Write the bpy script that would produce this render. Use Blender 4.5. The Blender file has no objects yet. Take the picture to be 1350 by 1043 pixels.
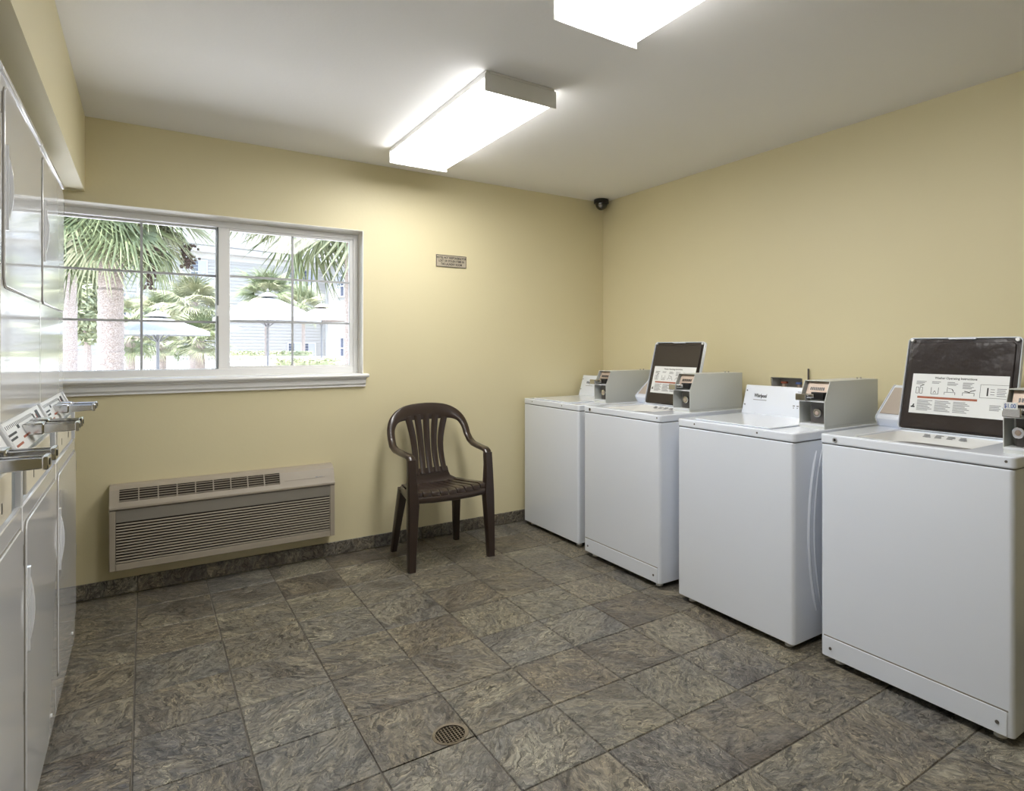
import bpy, bmesh, math, random
from mathutils import Vector, Matrix
PI = math.pi
random.seed(7)
SC = bpy.context.scene
COL = SC.collection

# ---------------------------------------------------------------- camera, sky, sun, exposure
FPX, CX, CY, YAW, CAMH = 814.96, 754.76, 458.43, math.radians(34.640), 1.2604
cam = bpy.data.cameras.new('camera')
cam.sensor_fit = 'HORIZONTAL'; cam.sensor_width = 36.0
cam.lens = FPX / 1350 * 36.0
cam.shift_x = (675 - CX) / 1350
cam.shift_y = (CY - 521.5) / 1350
cam.clip_start = 0.02; cam.clip_end = 300
camo = bpy.data.objects.new('camera', cam); COL.objects.link(camo)
camo.location = (0, 0, CAMH)
camo.rotation_euler = (PI / 2, 0, -YAW)
SC.camera = camo

SUN_E, SKY_E = 7.2, 0.52
world = bpy.data.worlds.new('sky'); SC.world = world; world.use_nodes = True
wn = world.node_tree; wn.nodes.clear()
sky = wn.nodes.new('ShaderNodeTexSky'); sky.sky_type = 'NISHITA'; sky.sun_disc = False
sky.sun_elevation = math.radians(71); sky.sun_rotation = math.radians(237)
bg = wn.nodes.new('ShaderNodeBackground'); bg.inputs['Strength'].default_value = SKY_E
wo = wn.nodes.new('ShaderNodeOutputWorld')
hz = wn.nodes.new('ShaderNodeHueSaturation'); hz.inputs['Saturation'].default_value = .7   # hazy sky
wn.links.new(sky.outputs[0], hz.inputs['Color']); wn.links.new(hz.outputs[0], bg.inputs[0]); wn.links.new(bg.outputs[0], wo.inputs[0])
sun = bpy.data.lights.new('sun', 'SUN'); sun.energy = SUN_E; sun.angle = math.radians(0.6); sun.color = (1, .97, .93)
suno = bpy.data.objects.new('sun', sun); COL.objects.link(suno)
suno.location = (2, -6, 12)
suno.rotation_euler = Vector((0.30, 0.14, -1.0)).to_track_quat('-Z', 'Y').to_euler()

SC.view_settings.view_transform = 'Standard'
try: SC.view_settings.look = 'None'
except Exception: pass
SC.view_settings.gamma = 1.0
SC.view_settings.exposure = 1.36
SC.view_settings.use_curve_mapping = False
SC.cycles.max_bounces = 10; SC.cycles.diffuse_bounces = 5; SC.cycles.glossy_bounces = 5
SC.cycles.transparent_max_bounces = 12
SC.cycles.caustics_reflective = False; SC.cycles.caustics_refractive = False
SC.cycles.sample_clamp_indirect = 6.0
LAMP_E = 9.8

# ---------------------------------------------------------------- pixel helper (positions only)
CF = Vector((math.sin(YAW), math.cos(YAW), 0)); CR = Vector((math.cos(YAW), -math.sin(YAW), 0))
def at(px, py, depth):
    return Vector((0, 0, CAMH)) + depth * (CF + CR * ((px - CX) / FPX) - Vector((0, 0, 1)) * ((py - CY) / FPX))

# ---------------------------------------------------------------- materials
M = {}
def mat(name, col, rough=.5, metal=0., spec=.5, coat=0., bump=None, var=None, emit=None):
    m = bpy.data.materials.new(name); m.use_nodes = True
    nt = m.node_tree; b = nt.nodes['Principled BSDF']
    b.inputs['Base Color'].default_value = (*col, 1); b.inputs['Roughness'].default_value = rough
    b.inputs['Metallic'].default_value = metal; b.inputs['Specular IOR Level'].default_value = spec
    b.inputs['Coat Weight'].default_value = coat; b.inputs['Coat Roughness'].default_value = .04
    tc = nt.nodes.new('ShaderNodeTexCoord')
    if var:   # (scale, second colour, contrast)
        n = nt.nodes.new('ShaderNodeTexNoise'); n.inputs['Scale'].default_value = var[0]; n.inputs['Detail'].default_value = 5
        nt.links.new(tc.outputs['Object'], n.inputs['Vector'])
        r = nt.nodes.new('ShaderNodeValToRGB')
        r.color_ramp.elements[0].position = .5 - var[2]; r.color_ramp.elements[1].position = .5 + var[2]
        r.color_ramp.elements[0].color = (*col, 1); r.color_ramp.elements[1].color = (*var[1], 1)
        nt.links.new(n.outputs['Fac'], r.inputs[0]); nt.links.new(r.outputs[0], b.inputs['Base Color'])
    if bump:  # (scale, strength, distance)
        n = nt.nodes.new('ShaderNodeTexNoise'); n.inputs['Scale'].default_value = bump[0]; n.inputs['Detail'].default_value = 4
        nt.links.new(tc.outputs['Object'], n.inputs['Vector'])
        u = nt.nodes.new('ShaderNodeBump'); u.inputs['Strength'].default_value = bump[1]; u.inputs['Distance'].default_value = bump[2]
        nt.links.new(n.outputs['Fac'], u.inputs['Height']); nt.links.new(u.outputs[0], b.inputs['Normal'])
    if emit:
        b.inputs['Emission Color'].default_value = (*emit[0], 1); b.inputs['Emission Strength'].default_value = emit[1]
    M[name] = m
    return m

mat('wall_yellow', (.70, .63, .405), .5, bump=(60, .10, .004), var=(1.2, (.715, .645, .42), .3))
mat('ceiling_white', (.86, .855, .86), .8, bump=(70, .12, .004))
mat('grout', (.15, .135, .115), .9, bump=(120, .3, .003))
mat('window_white', (.86, .86, .86), .35)
mat('reveal_paint', (.93, .90, .83), .5)
mat('muntin_grey', (.45, .46, .48), .4)
mat('dark_gap', (.03, .03, .03), .6)
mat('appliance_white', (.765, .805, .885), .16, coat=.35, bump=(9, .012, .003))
mat('appliance_grey_white', (.76, .76, .75), .3, coat=.2)
mat('dryer_white', (.80, .81, .84), .09, spec=.5, coat=.45, bump=(4, .012, .005))
mat('meter_grey', (.60, .615, .59), .38, bump=(40, .02, .002))
mat('meter_light', (.68, .70, .72), .4)
mat('vault_cream', (.78, .73, .62), .25)
mat('steel_blue', (.38, .43, .47), .3, metal=.7)
mat('chrome', (.62, .62, .63), .12, metal=1.)
mat('copper_plate', (.50, .40, .33), .5, metal=.3)
mat('black_plastic', (.012, .011, .011), .3)
mat('dark_liner', (.028, .021, .020), .22, spec=.4, coat=.2, bump=(5, .35, .03))
mat('label_white', (.78, .79, .79), .5)
mat('print_black', (.02, .02, .02), .6)
mat('print_grey', (.22, .22, .23), .6)
mat('print_red', (.36, .10, .05), .6)
mat('print_blue', (.10, .16, .40), .6)
mat('ac_beige', (.36, .315, .255), .45, bump=(50, .03, .002))
mat('ac_grey', (.24, .22, .19), .45)
mat('ac_dark', (.035, .024, .02), .8)
mat('chair_brown', (.032, .019, .014), .30, coat=.25, bump=(30, .03, .002))
mat('sign_bronze', (.46, .40, .31), .4)
mat('lamp_metal', (.82, .82, .80), .45)
mat('drain_bronze', (.24, .21, .18), .3, metal=.9)
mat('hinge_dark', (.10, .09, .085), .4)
mat('rubber_black', (.02, .02, .02), .8)
mat('trunk_bark', (.21, .165, .14), .9, bump=(40, .8, .03), var=(60, (.36, .31, .29), .14))
mat('palm_green', (.10, .135, .062), .45, var=(3, (.21, .235, .125), .25))
mat('palm_pale', (.21, .225, .125), .5, var=(3, (.36, .355, .24), .25))
mat('fruit_brown', (.06, .038, .032), .8)
mat('leaf_green', (.19, .215, .11), .6, var=(4, (.36, .37, .24), .3))
mat('canvas_white', (.27, .27, .27), .8)
mat('canvas_tan', (.26, .225, .205), .8)
mat('pole_grey', (.14, .14, .15), .5)
mat('siding', (.265, .26, .253), .7)
mat('house_trim', (.33, .328, .325), .6)
mat('roof_shingle', (.13, .13, .13), .9, bump=(20, .3, .02))
mat('house_glass', (.05, .06, .09), .1)
mat('blind_white', (.25, .26, .31), .6)
mat('fence_white', (.5, .5, .5), .6)
mat('paving', (.60, .585, .57), .9, var=(.6, (.66, .645, .63), .3))
mat('concrete', (.5, .5, .5), .9)

def tile_material():
    m = bpy.data.materials.new('slate_tile'); m.use_nodes = True
    nt = m.node_tree; N = nt.nodes; L = nt.links; b = N['Principled BSDF']
    def nd(t, **k):
        n = N.new(t)
        for a, v in k.items(): setattr(n, a, v)
        return n
    tc = nd('ShaderNodeTexCoord'); oi = nd('ShaderNodeObjectInfo')
    rnd = oi.outputs['Random']
    off = nd('ShaderNodeCombineXYZ')
    m1 = nd('ShaderNodeMath', operation='MULTIPLY'); m1.inputs[1].default_value = 57.0; L.new(rnd, m1.inputs[0])
    m2 = nd('ShaderNodeMath', operation='MULTIPLY'); m2.inputs[1].default_value = 131.0; L.new(rnd, m2.inputs[0])
    L.new(m1.outputs[0], off.inputs[0]); L.new(m2.outputs[0], off.inputs[1])
    ang = nd('ShaderNodeMath', operation='MULTIPLY'); ang.inputs[1].default_value = 40.0; L.new(rnd, ang.inputs[0])
    rot = nd('ShaderNodeVectorRotate', rotation_type='Z_AXIS'); L.new(tc.outputs['Object'], rot.inputs['Vector']); L.new(ang.outputs[0], rot.inputs['Angle'])
    add = nd('ShaderNodeVectorMath', operation='ADD'); L.new(rot.outputs[0], add.inputs[0]); L.new(off.outputs[0], add.inputs[1])
    scl = nd('ShaderNodeVectorMath', operation='MULTIPLY'); scl.inputs[1].default_value = (.75, 1.2, 1); L.new(add.outputs[0], scl.inputs[0])
    def noise(scale, detail, dist, rough=.55, src=scl):
        n = nd('ShaderNodeTexNoise'); n.inputs['Scale'].default_value = scale; n.inputs['Detail'].default_value = detail
        n.inputs['Distortion'].default_value = dist; n.inputs['Roughness'].default_value = rough
        L.new(src.outputs[0], n.inputs['Vector']); return n
    warp = noise(6, 3, 0)
    wsub = nd('ShaderNodeVectorMath', operation='SUBTRACT'); wsub.inputs[1].default_value = (.5, .5, .5); L.new(warp.outputs['Color'], wsub.inputs[0])
    wmul = nd('ShaderNodeVectorMath', operation='SCALE'); wmul.inputs['Scale'].default_value = .22; L.new(wsub.outputs[0], wmul.inputs[0])
    wv = nd('ShaderNodeVectorMath', operation='ADD'); L.new(scl.outputs[0], wv.inputs[0]); L.new(wmul.outputs[0], wv.inputs[1])
    big = noise(4.5, 3, .6, .5, wv); mid = noise(9.5, 6, .25, .55, wv); fine = noise(42, 6, .2, .62, wv)
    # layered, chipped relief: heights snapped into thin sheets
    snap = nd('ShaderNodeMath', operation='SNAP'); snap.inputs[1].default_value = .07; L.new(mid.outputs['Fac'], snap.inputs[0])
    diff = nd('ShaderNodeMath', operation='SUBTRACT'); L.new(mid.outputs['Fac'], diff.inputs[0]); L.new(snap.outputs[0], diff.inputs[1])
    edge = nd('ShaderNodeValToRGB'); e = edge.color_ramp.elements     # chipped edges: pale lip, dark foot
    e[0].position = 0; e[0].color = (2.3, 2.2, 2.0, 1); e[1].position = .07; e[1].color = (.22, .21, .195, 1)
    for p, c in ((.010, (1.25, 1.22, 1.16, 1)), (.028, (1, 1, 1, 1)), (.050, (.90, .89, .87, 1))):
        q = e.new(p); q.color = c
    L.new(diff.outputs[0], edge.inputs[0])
    def fracrnd(k):
        mm = nd('ShaderNodeMath', operation='MULTIPLY'); mm.inputs[1].default_value = k; L.new(rnd, mm.inputs[0])
        fr_ = nd('ShaderNodeMath', operation='FRACT'); L.new(mm.outputs[0], fr_.inputs[0]); return fr_
    base = nd('ShaderNodeValToRGB'); e = base.color_ramp.elements; base.color_ramp.interpolation = 'LINEAR'
    e[0].position = 0; e[0].color = (.105, .088, .070, 1); e[1].position = 1; e[1].color = (.120, .118, .118, 1)
    for p, c in ((.20, (.155, .143, .120, 1)), (.40, (.195, .188, .155, 1)), (.55, (.125, .112, .096, 1)), (.70, (.185, .170, .142, 1)), (.85, (.168, .172, .170, 1))):
        q = e.new(p); q.color = c
    L.new(fracrnd(17.31).outputs[0], base.inputs[0])
    patch = nd('ShaderNodeValToRGB'); e = patch.color_ramp.elements
    e[0].position = .34; e[0].color = (.058, .046, .038, 1); e[1].position = .66; e[1].color = (.255, .240, .195, 1)
    for p, c in ((.44, (.135, .130, .122, 1)), (.55, (.175, .155, .120, 1))):
        q = e.new(p); q.color = c
    L.new(big.outputs['Fac'], patch.inputs[0])
    mx = nd('ShaderNodeMixRGB', blend_type='MIX'); mx.inputs[0].default_value = .55
    L.new(base.outputs[0], mx.inputs[1]); L.new(patch.outputs[0], mx.inputs[2])
    strength = nd('ShaderNodeMapRange'); strength.inputs['To Min'].default_value = .45; strength.inputs['To Max'].default_value = 1.0
    L.new(fracrnd(41.7).outputs[0], strength.inputs['Value'])
    mv = nd('ShaderNodeMixRGB', blend_type='MULTIPLY'); L.new(strength.outputs[0], mv.inputs[0])
    L.new(mx.outputs[0], mv.inputs[1]); L.new(edge.outputs[0], mv.inputs[2])
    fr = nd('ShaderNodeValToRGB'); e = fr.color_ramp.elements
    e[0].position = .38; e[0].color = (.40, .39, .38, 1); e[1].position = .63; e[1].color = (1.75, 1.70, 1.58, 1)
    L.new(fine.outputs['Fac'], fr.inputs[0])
    mf = nd('ShaderNodeMixRGB', blend_type='MULTIPLY'); mf.inputs[0].default_value = .75
    L.new(mv.outputs[0], mf.inputs[1]); L.new(fr.outputs[0], mf.inputs[2])
    crk = noise(7.5, 4, .5, .5, wv)
    c1 = nd('ShaderNodeMath', operation='SUBTRACT'); c1.inputs[1].default_value = .5; L.new(crk.outputs['Fac'], c1.inputs[0])
    c2 = nd('ShaderNodeMath', operation='ABSOLUTE'); L.new(c1.outputs[0], c2.inputs[0])
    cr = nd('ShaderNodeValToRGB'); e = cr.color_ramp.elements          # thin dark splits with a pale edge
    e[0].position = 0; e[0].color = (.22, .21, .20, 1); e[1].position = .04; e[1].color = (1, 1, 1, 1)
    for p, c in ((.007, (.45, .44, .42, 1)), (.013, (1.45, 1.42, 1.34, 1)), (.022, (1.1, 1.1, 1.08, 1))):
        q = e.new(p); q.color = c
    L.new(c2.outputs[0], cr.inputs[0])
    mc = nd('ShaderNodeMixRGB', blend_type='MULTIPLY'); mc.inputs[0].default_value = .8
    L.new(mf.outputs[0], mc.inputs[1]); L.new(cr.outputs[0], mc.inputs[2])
    L.new(mc.outputs[0], b.inputs['Base Color'])
    rr = nd('ShaderNodeMapRange'); rr.inputs['To Min'].default_value = .20; rr.inputs['To Max'].default_value = .44
    L.new(fine.outputs['Fac'], rr.inputs['Value']); L.new(rr.outputs[0], b.inputs['Roughness'])
    b1 = nd('ShaderNodeBump'); b1.inputs['Strength'].default_value = .9; b1.inputs['Distance'].default_value = .03
    L.new(snap.outputs[0], b1.inputs['Height'])
    b2 = nd('ShaderNodeBump'); b2.inputs['Strength'].default_value = .7; b2.inputs['Distance'].default_value = .008
    L.new(fine.outputs['Fac'], b2.inputs['Height']); L.new(b1.outputs[0], b2.inputs['Normal'])
    L.new(b2.outputs[0], b.inputs['Normal'])
    M['slate_tile'] = m
tile_material()

def glass_material():
    m = bpy.data.materials.new('window_glass'); m.use_nodes = True
    nt = m.node_tree; nt.nodes.clear()
    o = nt.nodes.new('ShaderNodeOutputMaterial'); mx = nt.nodes.new('ShaderNodeMixShader')
    t = nt.nodes.new('ShaderNodeBsdfTransparent'); g = nt.nodes.new('ShaderNodeBsdfGlossy'); g.inputs['Roughness'].default_value = .01
    f = nt.nodes.new('ShaderNodeFresnel'); f.inputs['IOR'].default_value = 1.35
    t.inputs[0].default_value = (.97, .98, .97, 1)
    nt.links.new(f.outputs[0], mx.inputs[0]); nt.links.new(t.outputs[0], mx.inputs[1]); nt.links.new(g.outputs[0], mx.inputs[2])
    nt.links.new(mx.outputs[0], o.inputs[0]); M['window_glass'] = m
glass_material()

def lens_material():
    # acrylic diffuser of a lit two-tube fixture: brightest under the two tubes
    m = bpy.data.materials.new('lamp_lens'); m.use_nodes = True
    nt = m.node_tree; b = nt.nodes['Principled BSDF']
    b.inputs['Base Color'].default_value = (.85, .86, .86, 1); b.inputs['Roughness'].default_value = .3
    tc = nt.nodes.new('ShaderNodeTexCoord'); sx = nt.nodes.new('ShaderNodeSeparateXYZ'); nt.links.new(tc.outputs['Object'], sx.inputs[0])
    a = nt.nodes.new('ShaderNodeMath'); a.operation = 'ABSOLUTE'; nt.links.new(sx.outputs[0], a.inputs[0])
    r = nt.nodes.new('ShaderNodeValToRGB'); e = r.color_ramp.elements
    mr = nt.nodes.new('ShaderNodeMath'); mr.operation = 'MULTIPLY'; mr.inputs[1].default_value = 1 / .17; nt.links.new(a.outputs[0], mr.inputs[0])
    e[0].position = 0; e[0].color = (.55, .56, .56, 1); e[1].position = 1; e[1].color = (.32, .32, .32, 1)
    q = e.new(.2); q.color = (.8, .8, .8, 1)
    q = e.new(.5); q.color = (1, 1, 1, 1)
    q = e.new(.8); q.color = (.85, .85, .85, 1)
    nt.links.new(mr.outputs[0], r.inputs[0])
    tint = nt.nodes.new('ShaderNodeMixRGB'); tint.blend_type = 'MULTIPLY'; tint.inputs[0].default_value = 1; tint.inputs[2].default_value = (1, .985, .955, 1)
    nt.links.new(r.outputs[0], tint.inputs[1])
    nt.links.new(tint.outputs[0], b.inputs['Emission Color']); b.inputs['Emission Strength'].default_value = LAMP_E
    M['lamp_lens'] = m
lens_material()

# ---------------------------------------------------------------- mesh helpers
class MB:
    def __init__(s): s.v = []; s.f = []
    def add(s, vs, fs):
        n = len(s.v); s.v += [tuple(v) for v in vs]; s.f += [tuple(n + i for i in f) for f in fs]; return s
    def box(s, x0, x1, y0, y1, z0, z1):
        vs = [(x, y, z) for z in (z0, z1) for y in (y0, y1) for x in (x0, x1)]
        return s.add(vs, [(0, 2, 3, 1), (4, 5, 7, 6), (0, 1, 5, 4), (2, 6, 7, 3), (0, 4, 6, 2), (1, 3, 7, 5)])
    def prism(s, poly, axis, a0, a1):
        # poly: 2D points; axis 'x': (y,z), 'y': (x,z), 'z': (x,y)
        n = len(poly)
        def p(u, w, a): return {'x': (a, u, w), 'y': (u, a, w), 'z': (u, w, a)}[axis]
        vs = [p(u, w, a0) for u, w in poly] + [p(u, w, a1) for u, w in poly]
        fs = [tuple(range(n)), tuple(range(2 * n - 1, n - 1, -1))] + [(i, (i + 1) % n, n + (i + 1) % n, n + i) for i in range(n)]
        return s.add(vs, fs)
    def ring(s, outer, inner, z0, z1):
        n = len(outer)
        vs = [(x, y, z) for z in (z0, z1) for x, y in outer] + [(x, y, z) for z in (z0, z1) for x, y in inner]
        fs = []
        for i in range(n):
            j = (i + 1) % n
            fs += [(i, j, n + j, n + i), (2 * n + i, 3 * n + i, 3 * n + j, 2 * n + j), (n + i, n + j, 3 * n + j, 3 * n + i), (i, 2 * n + i, 2 * n + j, j)]
        return s.add(vs, fs)
    def cyl(s, p0, p1, r0, r1=None, n=16, caps=True):
        r1 = r0 if r1 is None else r1
        p0 = Vector(p0); p1 = Vector(p1); d = (p1 - p0).normalized()
        a = d.orthogonal().normalized(); b = d.cross(a)
        vs = [p0 + r0 * (math.cos(t) * a + math.sin(t) * b) for t in [2 * PI * i / n for i in range(n)]] + \
             [p1 + r1 * (math.cos(t) * a + math.sin(t) * b) for t in [2 * PI * i / n for i in range(n)]]
        fs = [(i, (i + 1) % n, n + (i + 1) % n, n + i) for i in range(n)]
        if caps: fs += [tuple(range(n - 1, -1, -1)), tuple(range(n, 2 * n))]
        return s.add(vs, fs)
    def tube(s, pts, r, n=8):
        pts = [Vector(p) for p in pts]; k = len(pts); vs = []; prev = None
        for i, p in enumerate(pts):
            t = (pts[min(i + 1, k - 1)] - pts[max(i - 1, 0)]).normalized()
            a = t.orthogonal().normalized() if prev is None else (prev - prev.dot(t) * t).normalized()
            prev = a; b = t.cross(a); rr = r[i] if isinstance(r, (list, tuple)) else r
            vs += [p + rr * (math.cos(q) * a + math.sin(q) * b) for q in [2 * PI * j / n for j in range(n)]]
        fs = [(i * n + j, i * n + (j + 1) % n, (i + 1) * n + (j + 1) % n, (i + 1) * n + j) for i in range(k - 1) for j in range(n)]
        fs += [tuple(range(n - 1, -1, -1)), tuple(range((k - 1) * n, k * n))]
        return s.add(vs, fs)
    def lathe(s, prof, c=(0, 0, 0), n=32, close=False):
        vs = []; k = len(prof)
        for r, z in prof: vs += [(c[0] + r * math.cos(2 * PI * j / n), c[1] + r * math.sin(2 * PI * j / n), c[2] + z) for j in range(n)]
        fs = [(i * n + j, i * n + (j + 1) % n, (i + 1) * n + (j + 1) % n, (i + 1) * n + j) for i in range(k - 1) for j in range(n)]
        if close: fs += [tuple(range(n - 1, -1, -1)), tuple(range((k - 1) * n, k * n))]
        return s.add(vs, fs)
    def strip(s, pts, wdirs, widths, thicks, corner=.35):
        # sweep of a rounded rectangle; path is the outer edge, section reaches inward along wdir
        pts = [Vector(p) for p in pts]; k = len(pts); vs = []
        sec = [(-.5, -.5 + corner), (-.5 + corner * .4, -.5), (.5 - corner * .4, -.5), (.5, -.5 + corner), (.5, .5 - corner), (.5 - corner * .4, .5), (-.5 + corner * .4, .5), (-.5, .5 - corner)]
        for i, p in enumerate(pts):
            t = (pts[min(i + 1, k - 1)] - pts[max(i - 1, 0)]).normalized()
            w = Vector(wdirs[i]); w = (w - w.dot(t) * t).normalized(); h = t.cross(w)
            for a, b in sec: vs.append(p + w * ((a + .5) * widths[i]) + h * (b * thicks[i]))
        n = len(sec)
        fs = [(i * n + j, i * n + (j + 1) % n, (i + 1) * n + (j + 1) % n, (i + 1) * n + j) for i in range(k - 1) for j in range(n)]
        fs += [tuple(range(n - 1, -1, -1)), tuple(range((k - 1) * n, k * n))]
        return s.add(vs, fs)
    def xf(s, fn): s.v = [tuple(fn(Vector(v))) for v in s.v]; return s

def rrect(x0, x1, y0, y1, r, n=6):
    n = max(n, 6)
    pts = []
    for cx, cy, a0 in ((x1 - r, y1 - r, 0), (x0 + r, y1 - r, PI / 2), (x0 + r, y0 + r, PI), (x1 - r, y0 + r, 1.5 * PI)):
        pts += [(cx + r * math.cos(a0 + PI / 2 * i / n), cy + r * math.sin(a0 + PI / 2 * i / n)) for i in range(n + 1)]
    return pts

def mesh(name, mb, material, bevel=0, seg=2, smooth=True, ang=None):
    ang = ang or (20 if bevel else 38)
    me = bpy.data.meshes.new(name)
    bm = bmesh.new()
    vs = [bm.verts.new(v) for v in mb.v]
    for f in mb.f:
        try: bm.faces.new([vs[i] for i in f])
        except ValueError: pass
    bmesh.ops.recalc_face_normals(bm, faces=bm.faces)
    if bevel:
        ed = [e for e in bm.edges if len(e.link_faces) == 2 and e.calc_face_angle(0) > math.radians(30)]
        bmesh.ops.bevel(bm, geom=ed, offset=bevel, segments=seg, profile=.5, affect='EDGES', clamp_overlap=True)
    bm.to_mesh(me); bm.free()
    if smooth:
        for p in me.polygons: p.use_smooth = True
        me.set_sharp_from_angle(angle=math.radians(ang))
    me.materials.append(M[material] if isinstance(material, str) else material)
    return me

def obj(name, mb, material, parent=None, loc=(0, 0, 0), label=None, kind=None, **k):
    me = mb if isinstance(mb, bpy.types.Mesh) else mesh(name, mb, material, **k)
    o = bpy.data.objects.new(name, me); COL.objects.link(o); o.location = loc
    if parent: o.parent = parent
    if label: o['label'] = label
    if kind: o['kind'] = kind
    return o
def thing(name, label, cat, loc=(0, 0, 0), group=None, rotz=0, kind=None):
    o = bpy.data.objects.new(name, None); COL.objects.link(o); o.location = loc; o.rotation_euler = (0, 0, rotz)
    o.empty_display_size = .1
    return tag(o, label, cat, group, kind)
def tag(o, label, cat=None, group=None, kind=None):
    o['label'] = label
    if cat: o['category'] = cat
    if group: o['group'] = group
    if kind: o['kind'] = kind
    return o
def lettering(body, size, matrix, material, parent, name='lettering', align='LEFT', squash=1.0, bold=0.0, label=None):
    cu = bpy.data.curves.new(name, 'FONT'); cu.body = body; cu.size = size; cu.align_x = align; cu.offset = bold
    cu.resolution_u = 3
    tmp = bpy.data.objects.new('tmp_text', cu); COL.objects.link(tmp)
    bpy.context.view_layer.update()
    me = bpy.data.meshes.new_from_object(tmp.evaluated_get(bpy.context.evaluated_depsgraph_get()))
    bpy.data.objects.remove(tmp); bpy.data.curves.remove(cu)
    me.transform(matrix @ Matrix.Diagonal((squash, 1, 1, 1)))
    me.materials.clear(); me.materials.append(M[material])
    me.name = name
    return obj(name, me, material, parent, label=label)
def frame(origin, ux, uy):
    ux = Vector(ux).normalized(); uy = Vector(uy).normalized(); uz = ux.cross(uy)
    m = Matrix((ux, uy, uz)).transposed().to_4x4(); m.translation = Vector(origin); return m
def decal(rects, mtx, name, material, parent, lift=0.0, kind=None, thick=.0006):
    mb = MB()
    for (u0, u1, v0, v1) in rects: mb.box(u0, u1, v0, v1, lift, lift + thick)
    mb.xf(lambda v: mtx @ v)
    return obj(name, mb, material, parent, smooth=False, kind=kind)

# ---------------------------------------------------------------- room shell
XL, XR, YB, YF, H = -1.05, 3.0015, 3.9132, -1.9, 2.4133
T = .3052; GX0, GY0 = -.0334, 2.7468
TH = .12
def struct(name, mb, material, label, **k):
    o = obj(name, mb, material, **k); o['kind'] = 'structure'; o['label'] = label; return o

DR = (.818, 1.886, .060)     # floor drain centre and radius
bmf = MB()
n_ = 40
bmf.box(XL, XR, YF, DR[1] - .07, -.06, -.004).box(XL, XR, DR[1] + .07, YB, -.06, -.004)
bmf.box(XL, DR[0] - .07, DR[1] - .07, DR[1] + .07, -.06, -.004).box(DR[0] + .07, XR, DR[1] - .07, DR[1] + .07, -.06, -.004)
floor = struct('floor', bmf, 'grout', 'slate-look tiled floor with thin dark grout lines', smooth=False)
g = .0045 / 2
def tile_mesh(w, d):
    mb = MB().box(-w / 2, w / 2, -d / 2, d / 2, -.010, 0)
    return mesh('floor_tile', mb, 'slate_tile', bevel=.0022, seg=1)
cache = {}
i0 = math.floor((XL - GX0) / T); i1 = math.ceil((XR - GX0) / T)
j0 = math.floor((YF - GY0) / T); j1 = math.ceil((YB - GY0) / T)
for i in range(i0, i1):
    for j in range(j0, j1):
        x0 = max(GX0 + i * T, XL); x1 = min(GX0 + (i + 1) * T, XR); y0 = max(GY0 + j * T, YF); y1 = min(GY0 + (j + 1) * T, YB)
        w = x1 - x0 - 2 * g; d = y1 - y0 - 2 * g
        if w < .02 or d < .02: continue
        cx_, cy_ = (x0 + x1) / 2, (y0 + y1) / 2
        if x0 < DR[0] < x1 and y0 < DR[1] < y1:
            # the tile around the drain has a round hole
            bm = bmesh.new()
            ox, oy = DR[0] - cx_, DR[1] - cy_
            oc = [bm.verts.new((sx * w / 2, sy * d / 2, 0)) for sx, sy in ((-1, -1), (1, -1), (1, 1), (-1, 1))]
            rr_ = min(DR[2] + .001, w / 2 - abs(ox) - .003)
            ic = [bm.verts.new((ox + rr_ * math.cos(2 * PI * q / n_), oy + rr_ * math.sin(2 * PI * q / n_), 0)) for q in range(n_)]
            ed = [bm.edges.new((oc[q], oc[(q + 1) % 4])) for q in range(4)] + [bm.edges.new((ic[q], ic[(q + 1) % n_])) for q in range(n_)]
            bmesh.ops.triangle_fill(bm, edges=ed, use_beauty=True)
            geo = bmesh.ops.extrude_face_region(bm, geom=bm.faces[:])
            for v in geo['geom']:
                if isinstance(v, bmesh.types.BMVert): v.co.z = -.010
            bmesh.ops.recalc_face_normals(bm, faces=bm.faces)
            me = bpy.data.meshes.new('floor_tile'); bm.to_mesh(me); bm.free(); me.materials.append(M['slate_tile'])
        else:
            key = (round(w, 4), round(d, 4))
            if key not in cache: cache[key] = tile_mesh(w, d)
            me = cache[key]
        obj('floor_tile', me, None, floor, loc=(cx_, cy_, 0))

def wall_with_hole(axis, p0, p1, a0, a1, z0, z1, hole):
    h0, h1, hz0, hz1 = hole
    mb = MB()
    for (u0, u1, w0, w1) in ((a0, h0, z0, z1), (h1, a1, z0, z1), (h0, h1, z0, hz0), (h0, h1, hz1, z1)):
        if axis == 'y': mb.box(u0, u1, p0, p1, w0, w1)
        else: mb.box(p0, p1, u0, u1, w0, w1)
    return mb
WX0, WX1, WZ0, WZ1 = -.425, 1.118, 1.100, 1.990
struct('wall_back', wall_with_hole('y', YB, YB + .20, XL - TH, XR + TH, -.06, H + .1, (WX0, WX1, WZ0, WZ1)), 'wall_yellow', 'pale yellow back wall with the window', smooth=False)
VB = (2.095, 2.305, .975, 1.090)
struct('wall_right', wall_with_hole('x', XR, XR + TH, YF - TH, YB, -.06, H + .1, VB), 'wall_yellow', 'pale yellow right wall behind the washers', smooth=False)
struct('wall_left', MB().box(XL - TH, XL, YF - TH, YB, -.06, H + .1), 'wall_yellow', 'pale yellow wall behind the dryers', smooth=False)
struct('wall_front', MB().box(XL, XR, YF - TH, YF, -.06, H + .1), 'wall_yellow', 'pale yellow wall behind the viewer', smooth=False)
struct('ceiling', MB().box(XL, XR, YF, YB, H, H + .1), 'ceiling_white', 'smooth white painted ceiling', smooth=False)
struct('trim_1', MB().box(XL, -.248, YF, YB, 2.036, H), 'wall_yellow', 'yellow soffit hanging above the row of dryers', smooth=False)

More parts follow.
